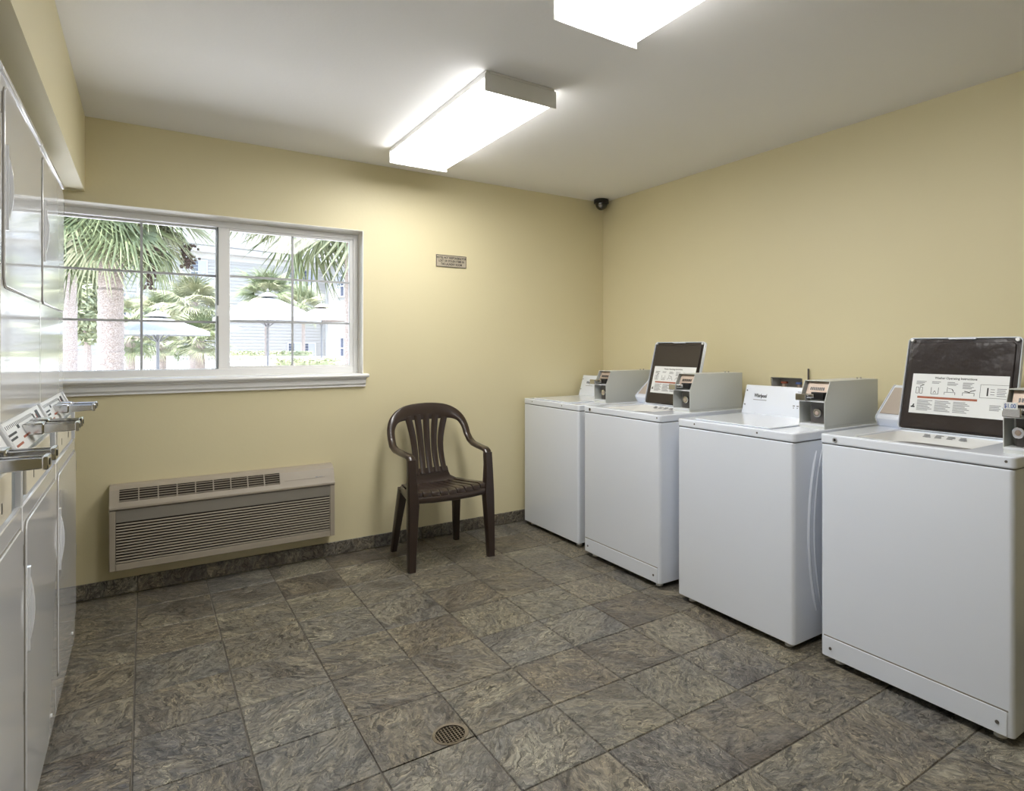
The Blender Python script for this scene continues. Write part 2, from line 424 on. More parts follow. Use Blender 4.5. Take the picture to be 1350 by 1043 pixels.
# tiled baseboards: a grout backing with single tiles on it
def baseboard(name, label, run, fixed, side):
    hgt, dep = .082, .010
    a0, a1 = run
    back = MB().box(a0, a1, fixed - .004, fixed, 0.001, hgt - .002) if side == 'back' else MB().box(fixed - .004, fixed, a0, a1, 0.001, hgt - .002)
    bo = struct(name, back, 'grout', label, smooth=False)
    step = T; p = (GX0 if side == 'back' else GY0)
    k = math.floor((a0 - p) / step)
    while p + k * step < a1:
        u0 = max(p + k * step, a0) + .0025; u1 = min(p + (k + 1) * step, a1) - .0025
        if u1 - u0 > .01:
            w = u1 - u0
            key = ('bb', side, round(w, 4))
            if key not in cache:
                mb = MB().box(-w / 2, w / 2, -dep, 0, 0, hgt - .003) if side == 'back' else MB().box(-dep, 0, -w / 2, w / 2, 0, hgt - .003)
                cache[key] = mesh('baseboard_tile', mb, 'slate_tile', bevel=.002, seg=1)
            c = (u0 + u1) / 2
            obj('baseboard_tile', cache[key], None, bo, loc=(c, fixed, .003) if side == 'back' else (fixed, c, .003))
        k += 1
baseboard('baseboard_back', 'slate tile baseboard along the back wall', (XL, XR), YB, 'back')
baseboard('baseboard_right', 'slate tile baseboard along the right wall', (YF, YB - .012), XR, 'right')

# ---------------------------------------------------------------- window
wy = YB + .110               # plane of the window frame
win = thing('window_1', 'white sliding window with grey grid bars and a moulded sill', None, ((WX0 + WX1) / 2, YB, WZ0), kind='structure')
ox_, oz_ = win.location.x, win.location.z
def W(mb): return mb.xf(lambda v: Vector((v.x - ox_, v.y - YB, v.z - oz_)))
rv = MB()
rv.box(WX0, WX0 + .004, YB - .0006, YB + .2, WZ0, WZ1).box(WX1 - .004, WX1, YB - .0006, YB + .2, WZ0, WZ1).prism([(YB - .0006, WZ1), (YB - .0006, WZ1 - .003), (YB + .105, WZ1 - .014), (YB + .2, WZ1 - .014), (YB + .2, WZ1)], 'x', WX0, WX1)
obj('reveal', W(rv), 'reveal_paint', win, smooth=False)
fr = MB(); fx0, fx1, fz0, fz1 = WX0 + .004, WX1 - .004, WZ0 + .004, WZ1 - .0145
fr.box(fx0, fx0 + .03, wy - .01, wy + .07, fz0, fz1).box(fx1 - .03, fx1, wy - .01, wy + .07, fz0, fz1)
fr.box(fx0 + .03, fx1 - .03, wy - .01, wy + .07, fz1 - .032, fz1).box(fx0 + .03, fx1 - .03, wy - .01, wy + .07, fz0, fz0 + .036)
obj('frame', W(fr), 'window_white', win, bevel=.003)
def sash(x0, x1, z0, z1, y, fw, fh, fw2=None):
    fw2 = fw2 or fw
    s = obj('sash', W(MB().box(x0, x0 + fw, y, y + .03, z0, z1).box(x1 - fw2, x1, y, y + .03, z0, z1).box(x0 + fw, x1 - fw2, y, y + .03, z0, z0 + fh).box(x0 + fw, x1 - fw2, y, y + .03, z1 - fh, z1)), 'window_white', win, bevel=.003)
    gx0, gx1, gz0, gz1 = x0 + fw, x1 - fw2, z0 + fh, z1 - fh
    cxm = (gx0 + gx1) / 2
    obj('muntin', W(MB().box(cxm - .006, cxm + .006, y + .011, y + .017, gz0, gz1)), 'muntin_grey', s, smooth=False)
    for q in (1, 2):
        zz = gz0 + (gz1 - gz0) * q / 3
        obj('muntin', W(MB().box(gx0, gx1, y + .010, y + .016, zz - .006, zz + .006)), 'muntin_grey', s, smooth=False)
    obj('pane', W(MB().box(gx0, gx1, y + .019, y + .022, gz0, gz1)), 'window_glass', s, smooth=False)
    return s
mid_x = .362
s_right = sash(mid_x - .022, fx1 - .016, fz0 + .02, fz1 - .016, wy + .0, .058, .030, .034)
s_left = sash(fx0 + .02, mid_x + .004, fz0 + .012, fz1 - .016, wy + .036, .036, .026)
lt = MB().box(mid_x - .030, mid_x - .022, wy - .014, wy + .01, 1.44, 1.50).box(mid_x - .034, mid_x - .024, wy - .02, wy - .006, 1.455, 1.475)
obj('latch', W(lt), 'window_white', win, bevel=.002)
obj('shadow_gap_strip', W(MB().box(mid_x - .0265, mid_x - .0225, wy + .001, wy + .03, fz0 + .03, fz1 - .03)), 'hinge_dark', win, smooth=False)  # dark strip painted in as the shadow gap beside the sash stile
sl = MB().prism([(YB - .045, WZ0 - .022), (YB - .050, WZ0 - .012), (YB - .045, WZ0 - .001), (YB + .100, WZ0 + .003), (YB + .100, WZ0 - .022)], 'x', WX0 - .02, WX1 + .024)
obj('sill', W(sl), 'window_white', win, bevel=.002)
ap = MB().prism([(YB - .001, WZ0 - .022), (YB - .030, WZ0 - .022), (YB - .030, WZ0 - .030), (YB - .022, WZ0 - .038), (YB - .022, WZ0 - .060), (YB - .014, WZ0 - .070), (YB - .014, WZ0 - .080), (YB - .001, WZ0 - .080)], 'x', WX0 - .006, WX1 + .010)
obj('apron', W(ap), 'window_white', win, ang=20)

# ---------------------------------------------------------------- ceiling lights
def ceiling_light(x0, x1, y0, y1, label):
    cx_, cy_ = (x0 + x1) / 2, (y0 + y1) / 2; w = (x1 - x0) / 2; l = (y1 - y0) / 2
    t = thing('ceiling_light', label, 'ceiling light', (cx_, cy_, H), 'fluorescent ceiling fixtures')
    obj('housing', MB().box(-w * .985, w * .985, -l + .004, l - .004, -.029, -.0005), 'lamp_metal', t, bevel=.003)
    prof = [(-w, -.0295), (-w, -.060), (-w * .90, -.078), (-w * .6, -.084), (w * .6, -.084), (w * .90, -.078), (w, -.060), (w, -.0295)]
    obj('lens', MB().prism(prof, 'y', -l + .006, l - .006), 'lamp_lens', t, ang=25)
    for s in (-1, 1):
        e = MB().box(-w - .004, w + .004, min(s * l, s * (l - .006)), max(s * l, s * (l - .006)), -.088, -.012)
        e.box(-w * .9, w * .9, min(s * l, s * (l - .02)), max(s * l, s * (l - .02)), -.012, -.0005)
        obj('end_plate', e, 'lamp_metal', t, bevel=.0025)
    return t
ceiling_light(1.160, 1.505, 2.31, 3.53, 'wraparound fluorescent light seen whole, near the back wall')
ceiling_light(1.095, 1.440, .47, 1.69, 'wraparound fluorescent light cut off by the top of the picture')

# ---------------------------------------------------------------- security camera
t = thing('security_camera', 'small black dome security camera in the ceiling corner', 'camera', (XR - .080, YB - .080, H))
obj('base', MB().lathe([(.0, -.0005), (.056, -.0005), (.058, -.004), (.058, -.030), (.050, -.036), (.0, -.036)], n=32), 'black_plastic', t)
d_ = obj('dome', MB().lathe([(.047, -.036)] + [(.047 * math.cos(a), -.036 - .047 * math.sin(a)) for a in [PI / 2 * i / 8 for i in range(1, 9)]], n=32), mat('dome_smoke', (.012, .012, .012), .06, coat=.6), t)
obj('lens_turret', MB().cyl((-.028, -.026, -.052), (-.036, -.034, -.058), .014), 'chrome', t)

# ---------------------------------------------------------------- wall sign
t = thing('wall_sign', 'small bronze notice plate on the yellow wall right of the window', 'sign', (1.704, YB, 1.803))
obj('plate', MB().box(-.110, .110, -.006, -.0005, 0, .082), 'sign_bronze', t, bevel=.001)
bd = MB()
for a in ((-.108, .108, .0015, .0045), (-.108, .108, .0775, .0805), (-.108, -.105, .0045, .0775), (.105, .108, .0045, .0775)): bd.box(a[0], a[1], -.0072, -.006, a[2], a[3])
obj('border', bd, 'print_black', t, smooth=False)
for k, s in enumerate(('HOTEL NOT RESPONSIBLE FOR', 'LOST OR STOLEN ITEMS IN', 'THE LAUNDRY ROOM')):
    lettering(s, .0205, frame((0, -.0068, .056 - k * .0215), (1, 0, 0), (0, 0, 1)), 'print_black', t, align='CENTER', squash=.74, bold=.0006)

# ---------------------------------------------------------------- wall air conditioner
AX0, AX1 = -.148, .922
t = thing('wall_air_conditioner', 'beige through-wall air conditioner with louvred front below the window', 'air conditioner', ((AX0 + AX1) / 2, YB, .150))
hw = (AX1 - AX0) / 2
D_ = .105
# local: y negative towards the room, z from .0 to .415
obj('chassis', MB().box(-hw, hw, -D_ + .022, -.0005, 0, .30), 'ac_dark', t, smooth=False)
prof = [(-.0005, .300), (-D_ + .008, .300), (-D_ - .004, .306), (-D_ - .004, .316), (-D_ + .006, .332), (-D_ + .016, .360), (-D_ + .034, .394), (-.045, .412), (-.0005, .416)]
# top cover, split so the outlet grille has a real opening
gx0, gx1 = -hw + .038, hw - .292
def top_piece(x0, x1, pr): return MB().prism(pr, 'x', x0, x1)
cov = top_piece(-hw, gx0, prof); cov2 = top_piece(gx1, hw, prof); cov.add(cov2.v, cov2.f)
lowp = [(-.0005, .300), (-D_ + .008, .300), (-D_ - .004, .306), (-D_ - .004, .316), (-D_ + .006, .332), (-D_ + .0085, .339), (-.0005, .339)]
upp = [(-.0005, .395), (-.050, .395), (-D_ + .038, .397), (-.045, .412), (-.0005, .416)]
for pr in (lowp, upp):
    c2 = top_piece(gx0, gx1, pr); cov.add(c2.v, c2.f)
obj('top_cover', cov, 'ac_beige', t, ang=25)
obj('outlet_cavity', MB().box(gx0 + .001, gx1 - .001, -D_ + .040, -D_ + .046, .339, .395), 'ac_dark', t, smooth=False)
for k in range(5):                       # horizontal bars of the outlet grille
    f = (k + .5) / 5
    y = -D_ + .0105 + (.026) * f; z = .339 + .056 * f
    obj('grille_bar', MB().box(gx0, gx1, y - .0005, y + .005, z - .0019, z + .0019), 'ac_beige', t, smooth=False)
for k in range(10):
    x = gx0 + (gx1 - gx0) * k / 9
    obj('grille_divider', MB().prism([(-D_ + .0085, .339), (-D_ + .0355, .396), (-D_ + .044, .396), (-D_ + .018, .339)], 'x', x - .0025, x + .0025), 'ac_beige', t, smooth=False)
pd = frame((hw - .27, -D_ + .0145, .350), (1, 0, 0), Vector((0, .028, .052)))
obj('control_lid', MB().box(0, .215, 0, .046, -.001, .0030).xf(lambda v: pd @ v), 'ac_beige', t, bevel=.001)
obj('lid_seam', MB().box(-.002, .217, -.0015, .0480, -.001, .0018).xf(lambda v: pd @ v), 'ac_dark', t, smooth=False)
decal([(0, .012, 0, .006), (.016, .040, .0015, .0045)], frame((hw - .105, -D_ + .0138, .3515), (1, 0, 0), Vector((0, .028, .052))), 'maker_mark', 'print_grey', t, lift=.0026)
# front panel: side stiles, band under the top, bottom rail and louvres
obj('side_stile', MB().box(-hw, -hw + .026, -D_, -.0005, 0, .299), 'ac_beige', t, bevel=.003)
obj('side_stile', MB().box(hw - .026, hw, -D_, -.0005, 0, .299), 'ac_beige', t, bevel=.003)
obj('upper_band', MB().box(-hw + .026, hw - .026, -D_ + .004, -.02, .238, .299), 'ac_grey', t, bevel=.002)
obj('bottom_rail', MB().box(-hw + .026, hw - .026, -D_ - .001, -.02, 0, .034), 'ac_beige', t, bevel=.003)
lv = mesh('louver', MB().prism([(-D_ + .001, .001), (-D_ + .0005, .004), (-D_ + .002, .0072), (-D_ + .012, .0072), (-D_ + .012, .0045)], 'x', -hw + .028, hw - .028), 'ac_beige')
for k in range(14): obj('louver', lv, None, t, loc=(0, 0, .037 + k * .01435))

# ---------------------------------------------------------------- plastic armchair
def chair():
    t = thing('plastic_armchair', 'dark brown plastic armchair with slatted high back against the back wall', 'chair', (1.474, 3.572, 0))
    X = 'chair_brown'
    for s in (-1, 1):
        pts = [(s * .262, -.185, .608), (s * .264, -.176, .630), (s * .267, -.150, .640), (s * .271, -.06, .643), (s * .274, .04, .650), (s * .274, .095, .668), (s * .270, .130, .705)]
        wd = [(-s, 0, 0)] * 7
        obj('armrest', MB().strip(pts, wd, [.046, .050, .052, .050, .046, .044, .044], [.030, .026, .022, .022, .024, .026, .026]), X, t, ang=60)
    half = [(.270, .130, .705), (.266, .158, .760), (.246, .182, .815), (.205, .204, .860), (.145, .220, .890), (.075, .228, .903), (0, .230, .907)]
    wdh = [(-1, 0, 0), (-1, .0, -.06), (-.95, -.08, -.35), (-.75, -.12, -.7), (-.45, -.16, -.92), (-.2, -.18, -1), (0, -.2, -1)]
    wid = [.044, .047, .056, .074, .092, .102, .106]; thk = [.026, .024, .022, .020, .018, .018, .018]
    def dens(seq, n=3):
        out = []
        for i in range(len(seq) - 1):
            p0 = Vector(seq[max(i - 1, 0)]); p1 = Vector(seq[i]); p2 = Vector(seq[i + 1]); p3 = Vector(seq[min(i + 2, len(seq) - 1)])
            for q in range(n):
                u = q / n
                out.append(.5 * ((2 * p1) + (p2 - p0) * u + (2 * p0 - 5 * p1 + 4 * p2 - p3) * u * u + (3 * p1 - p0 - 3 * p2 + p3) * u ** 3))
        out.append(Vector(seq[-1])); return out
    hp = dens(half); hwv = dens(wdh); hwi = [v.x for v in dens([(a, 0, 0) for a in wid])]; hth = [v.x for v in dens([(a, 0, 0) for a in thk])]
    mir = lambda v: Vector((-v[0], v[1], v[2]))
    full = [mir(v) for v in hp] + hp[-2::-1]; fw = [mir(v) for v in hwv] + hwv[-2::-1]
    obj('back_frame', MB().strip(full, fw, hwi + hwi[-2::-1], hth + hth[-2::-1]), X, t, ang=60)
    for k in range(5):
        a = (k - 2)
        top = Vector((a * .060, .208 - .004 * abs(a), .835 - .006 * a * a * .6)); bot = Vector((a * .047, .140, .475))
        pts = []
        for q in range(9):
            u = q / 8; p = bot.lerp(top, u)
            p.y += .022 * math.sin(PI * u) * 0.8 - .01 * (1 - u)
            p.x += a * .010 * math.sin(PI * u) * (-1)
            pts.append(p)
        ws = [.033 + .010 * (q / 8) for q in range(9)]
        pts = [p - Vector((w / 2, 0, 0)) for p, w in zip(pts, ws)]
        obj('slat', MB().strip(pts, [(1, 0, 0)] * 9, ws, [.009] * 9), X, t, ang=60)
    # lower back: a curved solid web from slats to seat
    rows = [(.085, .402, .190), (.105, .410, .175), (.119, .425, .150), (.127, .448, .130), (.132, .472, .121), (.137, .495, .117), (.140, .506, .114)]
    lb = MB(); vs = []
    for (y, z, hwid) in rows:
        for q in range(9):
            u = q / 4 - 1; vs.append((u * hwid, y - .010 * (1 - u * u) * 0 + .0, z + (.012 * u * u if z < .43 else 0)))
    nr = len(rows)
    vs += [(x, y + .010, z - .004) for x, y, z in vs]
    o_ = nr * 9; fs = []
    for r in range(nr - 1):
        for q in range(8):
            a_ = r * 9 + q; fs += [(a_, a_ + 1, a_ + 10, a_ + 9), (o_ + a_, o_ + a_ + 9, o_ + a_ + 10, o_ + a_ + 1)]
        fs += [(r * 9, r * 9 + 9, o_ + r * 9 + 9, o_ + r * 9), (r * 9 + 8, o_ + r * 9 + 8, o_ + r * 9 + 17, r * 9 + 17)]
    for q in range(8): fs += [(q, o_ + q, o_ + q + 1, q + 1), ((nr - 1) * 9 + q, (nr - 1) * 9 + q + 1, o_ + (nr - 1) * 9 + q + 1, o_ + (nr - 1) * 9 + q)]
    obj('lower_back', lb.add(vs, fs), X, t, ang=60)
    # seat: ribs with slots between, borne by a rim
    sp = [(-.213, .398), (-.216, .412), (-.208, .428), (-.185, .434), (-.11, .428), (-.02, .420), (.06, .415), (.115, .414)]
    n = 9
    for k in range(n):
        u = (k + .5) / n * 2 - 1
        pts = []; ws = []
        for (y, z) in sp:
            half_w = .232 - .05 * (y + .21) / .33
            pts.append(Vector((u * half_w - half_w / n + .00225, y + .012 * u * u * (1 if y < -.15 else 0), z + .012 * u * u))); ws.append(2 * half_w / n - .0045)
        obj('seat_rib', MB().strip(pts, [(1, 0, 0)] * len(pts), ws, [.009] * len(pts), corner=.15), X, t, ang=40)
    rim = MB()
    rim.strip([(-.235, -.204, .380), (-.12, -.214, .374), (0, -.217, .372), (.12, -.214, .374), (.235, -.204, .380)], [(0, 0, 1)] * 5, [.036] * 5, [.016] * 5)
    for s in (-1, 1):
        rim.strip([(s * .240, -.200, .382), (s * .222, -.05, .378), (s * .200, .06, .374), (s * .185, .135, .372)], [(0, 0, 1)] * 4, [.055, .05, .046, .044], [.016] * 4)
    rim.strip([(-.185, .130, .374), (0, .138, .374), (.185, .130, .374)], [(0, 0, 1)] * 3, [.05] * 3, [.016] * 3)
    for y in (-.10, .02): rim.box(-.205, .205, y - .012, y + .012, .392, .412)
    obj('seat_rim', rim, X, t, ang=60)
    for s in (-1, 1):
        # front leg: foot up past the seat to the arm
        pts = [(s * .268, -.205, 0), (s * .268, -.204, .10), (s * .268, -.200, .25), (s * .267, -.196, .37), (s * .266, -.192, .45), (s * .264, -.188, .55), (s * .263, -.182, .625)]
        obj('leg', MB().strip(pts, [(-s, 0, 0)] * 7, [.042, .046, .056, .064, .056, .048, .048], [.046, .050, .056, .060, .054, .044, .040], corner=.2), X, t, ang=60)
        pts = [(s * .226, .212, 0), (s * .221, .196, .10), (s * .214, .172, .22), (s * .207, .150, .33), (s * .202, .138, .40)]
        obj('leg', MB().strip(pts, [(-s, 0, 0)] * 5, [.034, .040, .046, .052, .058], [.036, .040, .044, .05, .056], corner=.2), X, t, ang=60)
    return t
chair()

# ---------------------------------------------------------------- floor drain
t = thing('floor_drain', 'round bronze floor drain with square grate set in the tiles', 'drain', (DR[0], DR[1], 0))
R_ = DR[2]
obj('rim', MB().lathe([(R_ - .012, -.006), (R_ - .012, .0005), (R_ - .002, .0012), (R_ - .0005, -.001), (R_ - .0005, -.012)], n=40), 'drain_bronze', t)
gr = MB(); k = -.0495
while k < .05:
    l_ = math.sqrt(max((R_ - .010) ** 2 - k * k, 0))
    gr.box(k - .0013, k + .0013, -l_, l_, -.005, -.002); gr.box(-l_, l_, k - .0013, k + .0013, -.005, -.0021)
    k += .011
obj('grate', gr, 'drain_bronze', t, smooth=False, kind='stuff')
obj('well', MB().lathe([(R_ - .0125, -.006), (R_ - .0125, -.05), (0.0, -.05)], n=32), 'ac_dark', t)

# ---------------------------------------------------------------- washers
WD = .684       # width
def slide_parts(parent, cx0, cy, z):
    """coin slide of a washer meter: base plate with teeth, slide tongue that sticks out"""
    s = obj('coin_slide', MB().box(cx0 - .012, cx0 + .060, cy - .030, cy + .030, z - .012, z + .006), 'chrome', parent, bevel=.003)
    obj('slide_tongue', MB().box(cx0 - .055, cx0 - .010, cy - .022, cy + .026, z - .006, z + .002).box(cx0 - .060, cx0 - .050, cy - .024, cy + .028, z - .022, z + .008), 'chrome', s, bevel=.002)
    return s
def coin_box(t, base_strip, y0=.008, w=.128, price=None, x0=.222, x1=.648, z0=.905):
    y1 = y0 + w; zs = z0 + .119; zt = z0 + .209; xt = x0 + .042; th = .003
    side = [(x0, z0 + .012), (x0, zs), (xt, zt), (x1, zt), (x1, z0 + .012)]
    mb = MB().prism(side, 'y', y0, y0 + th).prism(side, 'y', y1 - th, y1)
    mb.box(xt, x1, y0 + th, y1 - th, zt - th, zt).box(x1 - th, x1, y0 + th, y1 - th, z0 + .012, zt - th)
    mb.box(x0 + .08, x0 + .083, y0 + th, y1 - th, z0 + .012, zt - th)
    cb = obj('coin_box', mb, 'meter_grey', t, bevel=.0008, seg=1)
    obj('opening_floor', MB().box(x0, x0 + .075, y0 + th, y1 - th, z0 + .012, z0 + .020), 'meter_light', cb, smooth=False)
    obj('opening_lip', MB().box(x0, x0 + .012, y0 + th, y1 - th, zs - .003, zs + .003), 'meter_light', cb, smooth=False)
    obj('lock_plate', MB().box(x0 + .030, x0 + .034, y0 + .012, y0 + w * .69, z0 + .022, zs - .004), 'hinge_dark', cb, bevel=.001)
    obj('lock_cylinder', MB().cyl((x0 + .012, y0 + .046, z0 + .068), (x0 + .030, y0 + .046, z0 + .068), .019, n=20), 'chrome', cb, bevel=.002)
    obj('lock_face', MB().cyl((x0 + .010, y0 + .046, z0 + .068), (x0 + .0119, y0 + .046, z0 + .068), .009, n=16), 'copper_plate', cb)
    pm = frame((x0 + .028, y1 - .012, zs + .020), (0, -1, 0), Vector((.042, 0, .090)))
    obj('slide_plate', MB().box(0, w - .024, 0, .072, -.002, 0).xf(lambda v: pm @ v), 'copper_plate', cb, smooth=False)
    teeth = MB()
    for k in range(int((w - .05) / .009)): teeth.box(.018 + k * .009, .023 + k * .009, .030, .044, .0, .002)
    obj('slot_teeth', teeth.xf(lambda v: pm @ v), 'black_plastic', cb, smooth=False, kind='stuff')
    obj('slot_block', MB().box(x0 + .010, x0 + .055, y0 + .014, y0 + w * .58, zs + .008, zs + .040), 'black_plastic', cb, bevel=.002)
    s = slide_parts(cb, x0 + .012, y1 - .043, zs + .026)
    if price:
        stk = obj('price_sticker', MB().box(x0 - .051, x0 - .0495, y1 - .060, y1 - .020, zs + .030, zs + .052), 'label_white', cb, smooth=False)
        lettering(price, .0185, frame((x0 - .0516, y1 - .0225, zs + .0345), (0, -1, 0), (0, 0, 1)), 'print_blue', stk, squash=.80, bold=.0004)
    if base_strip: obj('base_strip', MB().box(x0 + .001, x1 - .001, y0 + .001, y1 - .001, z0 - .001, z0 + .012), 'meter_grey', cb, bevel=.001)
    for k in (0, 1): obj('bolt', MB().cyl((x1 - .09 + k * .03, y0 + .05, zt), (x1 - .09 + k * .03, y0 + .05, zt + .008), .004, n=8), 'chrome', cb)
    return cb

def instruction_label(parent, m4, w, h):
    """paper label inside an open lid, drawn in its own plane (u right, v up)"""
    lb = decal([(0, w, 0, h)], m4, 'instruction_label', 'label_white', parent)
    lettering('Washer Operating Instructions', .0125, m4 @ Matrix.Translation((w * .47, h - .020, .0008)), 'print_black', lb, align='CENTER', bold=.0003)
    thin = []
    for c, (u, n) in enumerate(((.018, 3), (.080, 2), (.140, 3), (.198, 5))):
        for k in range(n): thin.append((u, u + .040 - .006 * ((k * 7 + c) % 3), h - .034 - k * .0055, h - .0315 - k * .0055))
    for c in range(3):
        u = .030 + c * .070
        for k in range(8): thin.append((u, u + .060 - .008 * ((k * 5 + c) % 3), .054 - k * .0058, .0565 - k * .0058))
    for k in range(5): thin.append((.320, .352 - .004 * (k % 2), h - .052 - k * .007, h - .0495 - k * .007))
    for k in range(4): thin.append((.300, .338 - .005 * (k % 2), .050 - k * .006, .0525 - k * .006))
    decal(thin, m4, 'fine_print', 'print_grey', lb, lift=.0007, kind='stuff')
    pic = MB()
    def ln(u0, v0, u1, v1, t_=.0016):
        a = Vector((u0, v0, 0)); b = Vector((u1, v1, 0)); d = (b - a).normalized(); q = Vector((-d.y, d.x, 0)) * t_ / 2
        vs = [a - q, b - q, b + q, a + q]; pic.add([v + Vector((0, 0, z)) for z in (.0007, .0013) for v in vs], [(0, 3, 2, 1), (4, 5, 6, 7), (0, 1, 5, 4), (1, 2, 6, 5), (2, 3, 7, 6), (3, 0, 4, 7)])
    vb = .084
    for u in (.020, .035): ln(u, vb, u, vb + .026); ln(u + .010, vb, u + .010, vb + .026); ln(u, vb, u + .010, vb); ln(u, vb + .026, u + .010, vb + .026)
    ln(.034, vb + .030, .050, vb + .038, .003)
    ln(.080, vb, .080, vb + .028); ln(.080, vb, .108, vb); ln(.108, vb, .108, vb + .028); ln(.088, vb + .004, .094, vb + .014); ln(.094, vb + .014, .100, vb + .004)
    ln(.132, vb, .132, vb + .010); ln(.132, vb + .010, .172, vb + .010); ln(.172, vb + .010, .172, vb); ln(.142, vb + .012, .142, vb + .032); ln(.146, vb + .026, .160, vb + .024); ln(.160, vb + .024, .166, vb + .014, .003)
    ln(.200, vb, .200, vb + .012); ln(.200, vb + .012, .242, vb + .012); ln(.242, vb + .012, .242, vb); ln(.206, vb + .018, .226, vb + .014, .003); ln(.226, vb + .018, .246, vb + .024, .003)
    ln(.262, vb - .004, .262, h - .036, .001); ln(.262, h - .036, .360, h - .036, .001); ln(.262, vb - .004, .360, vb - .004, .001)
    ln(.288, vb + .004, .288, vb + .036, .005); ln(.298, vb + .010, .312, vb + .010); ln(.298, vb + .020, .312, vb + .020); ln(.298, vb + .030, .312, vb + .030)
    ln(.006, .026, .022, .026, .006); ln(.014, .028, .018, .038, .005)
    pic.xf(lambda v: m4 @ v)
    obj('pictogram', pic, 'print_black', lb, smooth=False, kind='stuff')
    decal([(.028, .255, .064, .0725)], m4, 'warning_band', 'print_red', lb, lift=.0007)
    return lb

